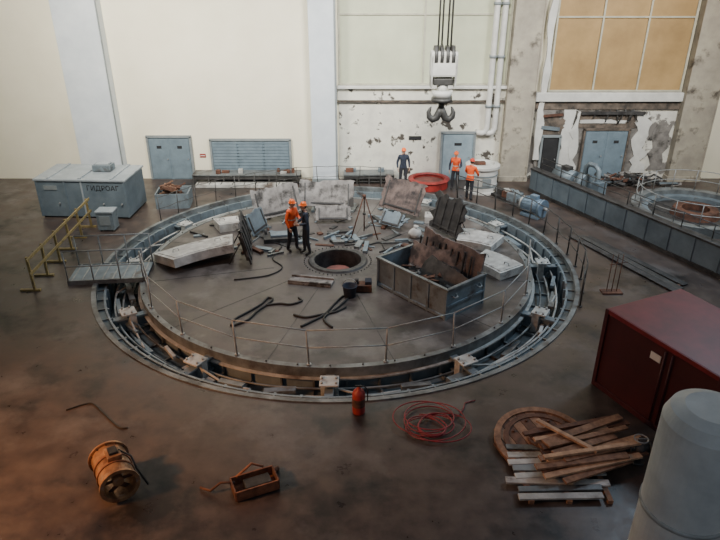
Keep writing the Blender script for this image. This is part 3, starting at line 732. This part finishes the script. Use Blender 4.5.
b.cyl((0.3, 0.22, 0.05), (0.55, 0.3, 0.05), 0.05, 'rust')
b.obj('rusty_tray', (-1.98, 9.2, 0), (0, 0, D(24)))
rope('black_cable', (-5.6, 11.0, 0), [[(-.9, .55), (-.6, .75), (-.4, .78), (-.1, .5), (.25, .15), (.5, -.05), (.65, -.05)]], 0.018, 'blk', z=.018)

# ------------------------------------------------------------------ overhead crane and hook
b = B()
b.box((0, 0.9, 12.6), (39.8, 0.5, 0.9), 'tan'); b.box((0, -0.9, 12.6), (39.8, 0.5, 0.9), 'tan')
b.box((2, 0, 13.2), (2.2, 2.6, 0.5), 'frame', bev=.03)
b.obj('overhead_crane_girder', (0.95, 24.0, 0))
b = B()
for sx in (-.22, -.1, .1, .22):
    for y in (-.12, .12): b.cyl((sx, y, 2.2), (sx, y, 9.5), 0.02, 'raild', seg=6)
b.box((0, 0, 2.1), (0.95, 0.6, 0.85), 'white', bev=0.08)
for x in (-.3, -.1, .1, .3): b.cyl((x-.06, 0, 2.35), (x+.06, 0, 2.35), 0.36, 'raild', seg=24)
for x in (-.42, .42): b.box((x, 0, 1.85), (0.06, 0.62, 1.1), 'pale', bev=0.02)
b.box((0, 0, 1.50), (0.7, 0.45, 0.24), 'raild', bev=0.04)
b.cyl((0, 0, 1.42), (0, 0, 1.15), 0.2, 'white', seg=20)
b.cyl((0, 0, 1.18), (0, 0, 0.92), 0.38, 'white', r2=0.30, seg=24)
b.cyl((0, 0, 0.92), (0, 0, 0.8), 0.38, 'raild', seg=24)
b.cyl((0, 0, 0.82), (0, 0, 0.5), 0.11, 'raild', seg=16)
for sg in (-1, 1):
    P = [(0, 0, .55), (sg*.06, 0, .4), (sg*.16, 0, .2), (sg*.30, 0, .14), (sg*.42, 0, .24), (sg*.45, 0, .40), (sg*.40, 0, .54), (sg*.36, 0, .6)]
    b.tube(P, [.13, .14, .14, .13, .11, .085, .05, .02], 'raild', 10)
b.obj('crane_hook', (2.95, 24.0, 3.45))

# ------------------------------------------------------------------ people
def person(name, loc, head, vest='orange', sleeve='navy', hel='hel', arms=None, lean=0.0, stride=0.0, scale=1.0, headturn=0.0):
    arms = arms or {}
    V = [((0, 0, .95), .142), ((0, 0, 1.08), .135), ((0, -.005, 1.27), .165), ((0, 0, 1.40), .135), ((0, 0, 1.50), .062), ((0, -.01, 1.575), .058)]
    E = [(0, 1), (1, 2), (2, 3), (3, 4), (4, 5)]
    for i in range(1, 6):
        p, r = V[i]; V[i] = ((p[0], p[1]-lean*(p[2]-.95), p[2]), r)
    top = -lean*.45; wr = {}
    for sx in (-1, 1):
        el, wrp = arms.get(sx, ((.27, .03, 1.13), (.26, -.07, .89)))
        i = len(V)
        V += [((sx*.18, top, 1.41), .072), ((sx*el[0], el[1]+top, el[2]), .055), ((sx*wrp[0], wrp[1]+top, wrp[2]), .036)]
        E += [(3, i), (i, i+1), (i+1, i+2)]
        wr[sx] = (Vector(V[i+1][0]), Vector(V[i+2][0]))
        i = len(V); st = stride*sx
        V += [((sx*.10, 0, .88), .100), ((sx*.11, -.03-st*.5, .50), .072), ((sx*.12, .02-st, .10), .052), ((sx*.135, -.15-st, .045), .044)]
        E += [(0, i), (i, i+1), (i+1, i+2), (i+2, i+3)]
    me = bpy.data.meshes.new('tmp'); me.from_pydata([v[0] for v in V], E, [])
    o = bpy.data.objects.new('tmp', me); bpy.context.scene.collection.objects.link(o)
    o.modifiers.new('s', 'SKIN'); ss = o.modifiers.new('u', 'SUBSURF'); ss.levels = 2; ss.render_levels = 2
    if not me.skin_vertices:
        bpy.context.view_layer.objects.active = o
        bpy.ops.mesh.customdata_skin_add()
    for i, v in enumerate(V):
        d = me.skin_vertices[0].data[i]; d.radius = (v[1], v[1]*(0.78 if i in (0, 1, 2, 3) else 1)); d.use_root = (i == 0)
    bpy.context.view_layer.update()
    dg = bpy.context.evaluated_depsgraph_get()
    m2 = bpy.data.meshes.new_from_object(o.evaluated_get(dg))
    bpy.data.objects.remove(o)
    b = B(); b.bm.from_mesh(m2)
    for co_, no_ in (((0, 0, .11), (0, 0, 1)), ((0, 0, .90), (0, 0, 1)), ((0, 0, 1.10), (0, 0, 1)), ((0, 0, 1.14), (0, 0, 1)), ((0, 0, 1.485), (0, 0, 1)), ((.205, 0, 0), (1, 0, 0)), ((-.205, 0, 0), (1, 0, 0))):
        bmesh.ops.bisect_plane(b.bm, geom=b.bm.verts[:]+b.bm.edges[:]+b.bm.faces[:], plane_co=co_, plane_no=no_)
    for k in (vest, sleeve, 'trs', 'blk', 'skin', 'refl'): b.mi(k)
    for f in b.bm.faces:
        c = f.calc_center_median(); f.smooth = True
        near_w = min((c-wr[s][1]).length for s in (-1, 1))
        if c.z < .11: k = 'blk'
        elif near_w < .045: k = 'skin'
        elif abs(c.x) > .205 and c.z > .8: k = sleeve
        elif c.z < .90: k = 'trs'
        elif c.z > 1.485: k = 'skin'
        elif 1.10 < c.z < 1.14: k = 'refl' if vest == 'orange' else vest
        else: k = vest
        f.material_index = b.mi(k)
    for s in (-1, 1):
        e, w = wr[s]; d = (w-e).normalized()
        side = d.cross(Vector((1, 0, 0)))
        if side.length < .1: side = Vector((0, 0, 1))
        side.normalize(); nrm = d.cross(side).normalized()
        q = Matrix((nrm, side, d)).transposed().to_4x4()
        pc = w+d*.045
        mt = Matrix.Translation(pc) @ q @ Matrix.Diagonal((.017, .042, .05, 1))
        r = bmesh.ops.create_uvsphere(b.bm, u_segments=10, v_segments=8, radius=1, matrix=mt); b._fin(r['verts'], 'skin', True)
        inw = nrm*(-1 if nrm.x*s > 0 else 1)
        for j, L_ in enumerate((.068, .078, .073, .058)):
            o0 = w+d*.08+side*(.030-.020*j)
            b.tube([o0-d*.015, o0+d*L_*.4+inw*.006, o0+d*L_*.75+inw*.02, o0+d*L_*.9+inw*.038], [.009, .0088, .008, .006], 'skin', 6)
        o0 = w+d*.03+side*.035
        b.tube([o0-side*.01, o0+side*.022+d*.02+inw*.008, o0+side*.03+d*.048+inw*.018], [.011, .010, .007], 'skin', 6)
    b.rev([(.085, 1.455), (.078, 1.515), (.066, 1.515), (.066, 1.455)], 'navy' if vest == 'navy' else vest, c=(0, -lean*.53, 0), seg=20)
    hc = Vector((0, -lean*.70-.015, 1.632)); Rz = Matrix.Rotation(headturn, 4, 'Z')
    n0 = len(b.bm.verts)
    vs = b.ball((0, 0, 0), (.076, .094, .118), 'skin', u=20, v=14)
    for v in vs:
        if v.co.z < -.03: v.co.x *= 1-.25*min(1, (-v.co.z-.03)/.09)
    b.cyl((0, -.088, .01), (0, -.114, -.022), .007, 'skin', r2=.014, seg=8); b.ball((0, -.108, -.024), (.015, .013, .010), 'skin', u=8, v=6)
    for s in (-1, 1):
        b.ball((s*.030, -.084, .010), (.013, .010, .008), 'white', u=8, v=6); b.ball((s*.030, -.092, .010), (.006, .004, .006), 'eye', u=8, v=6)
        b.box((s*.030, -.092, .027), (.03, .008, .005), 'hair')
        b.ball((s*.077, .005, -.005), (.010, .020, .030), 'skin', u=8, v=6)
    b.ball((0, -.085, -.056), (.024, .010, .007), 'lip', u=8, v=6)
    b.ball((0, .020, .018), (.081, .088, .108), 'hair')
    b.rev([(.108, .045), (.100, .050), (.098, .080), (.086, .115), (.058, .140), (.02, .150), (.001, .151)], hel, seg=20, loop=False, smooth=True)
    b.rev([(.001, .05), (.114, .045)], hel, seg=20, loop=False)
    b.prism([(-.08, -.08), (-.055, -.135), (0, -.15), (.055, -.135), (.08, -.08)], .040, .050, hel)
    b.box((0, .0, .142), (.02, .15, .02), hel, bev=.004)
    b.bm.verts.ensure_lookup_table()
    T = Matrix.Translation(hc) @ Rz
    for v in b.bm.verts[n0:]: v.co = T @ v.co
    zmin = min(v.co.z for v in b.bm.verts)
    for v in b.bm.verts: v.co.z -= zmin
    ob = b.obj(name, (loc[0], loc[1], loc[2] if len(loc) > 2 else 0), (0, 0, head))
    ob.scale = (scale,)*3
    return ob
person('worker', (-2.28, 20.25, 0.002), D(60), vest='orange', sleeve='orange', arms={1: ((.27, -.02, 1.15), (.20, -.22, 1.02)), -1: ((.27, .03, 1.13), (.26, -.07, .89))}, stride=.10, lean=.05, scale=1.05)
person('worker', (-1.78, 20.0, 0.002), D(-75), vest='navy', sleeve='navy', hel='hel', arms={1: ((.26, .02, 1.14), (.12, -.22, 1.08)), -1: ((.27, -.02, 1.14), (.14, -.24, 1.06))}, stride=-.06, lean=.06, scale=1.05)
person('worker', (1.85, 27.1, 0), D(10), vest='navy', sleeve='navy', hel='hel', stride=.05, scale=.97)
person('worker', (4.05, 26.75, 0), D(-20), vest='orange', sleeve='navy', hel='hel', lean=.1, scale=.95, arms={1: ((.27, -.1, 1.17), (.2, -.32, 1.1)), -1: ((.27, .02, 1.13), (.25, -.1, .9))})
person('worker', (4.45, 25.4, 0), D(150), vest='orange', sleeve='orange', hel='helr', lean=.15, stride=.08, scale=.97, arms={1: ((.27, -.12, 1.17), (.2, -.34, 1.05)), -1: ((.27, -.1, 1.15), (.22, -.3, 1.0))})

# ------------------------------------------------------------------ lights / world
def area(name, loc, tgt, size, power, col, spread=180):
    l = bpy.data.lights.new(name, 'AREA'); l.energy = power; l.color = col; l.size = size; l.spread = D(spread)
    o = bpy.data.objects.new(name, l); o.location = loc
    o.rotation_euler = (Vector(tgt)-Vector(loc)).to_track_quat('-Z', 'Y').to_euler()
    bpy.context.scene.collection.objects.link(o)
area('wall_fill_light', (-9, 17, 11.5), (-8, 28.2, 5.8), 3, 1080, (1.0, 0.94, 0.82), 100)  # three added lights, no fittings modelled, to brighten the back wall
area('wall_fill_light', (2, 17, 11.5), (2, 28.2, 5.8), 3, 760, (1.0, 0.96, 0.88), 100)
area('wall_fill_light', (13, 17, 11.5), (11, 28.2, 5.2), 3, 540, (1.0, 0.92, 0.80), 100)
area('hall_fill_light', (-3, 20, 12), (-1, 23, 0), 1.6, 420, (0.94, 0.97, 1.0), 110)  # added overhead light for the deck, no lamp modelled
area('hall_fill_light', (13, 19, 12), (6, 21, 0), 2.6, 640, (0.64, 0.82, 1.0), 130)  # added cool light to tint the right side bluish
area('hall_fill_light', (-13, 6, 8), (-6.0, 9.5, 0), 1.2, 380, (1.0, 0.46, 0.18), 75)  # added warm light for the orange glow on the near-left floor
w = bpy.data.worlds.new('World'); bpy.context.scene.world = w; w.use_nodes = True
w.node_tree.nodes['Background'].inputs[0].default_value = (0.68, 0.80, 0.97, 1)
w.node_tree.nodes['Background'].inputs[1].default_value = 0.20

cam = bpy.data.cameras.new('camera'); co = bpy.data.objects.new('camera', cam)
co.location = (0, 0, 9); co.rotation_euler = (D(90-27.2), 0, 0)
cam.lens = 32.5; cam.sensor_width = 36; cam.shift_y = 17.5/720; cam.clip_end = 200
bpy.context.scene.collection.objects.link(co); bpy.context.scene.camera = co
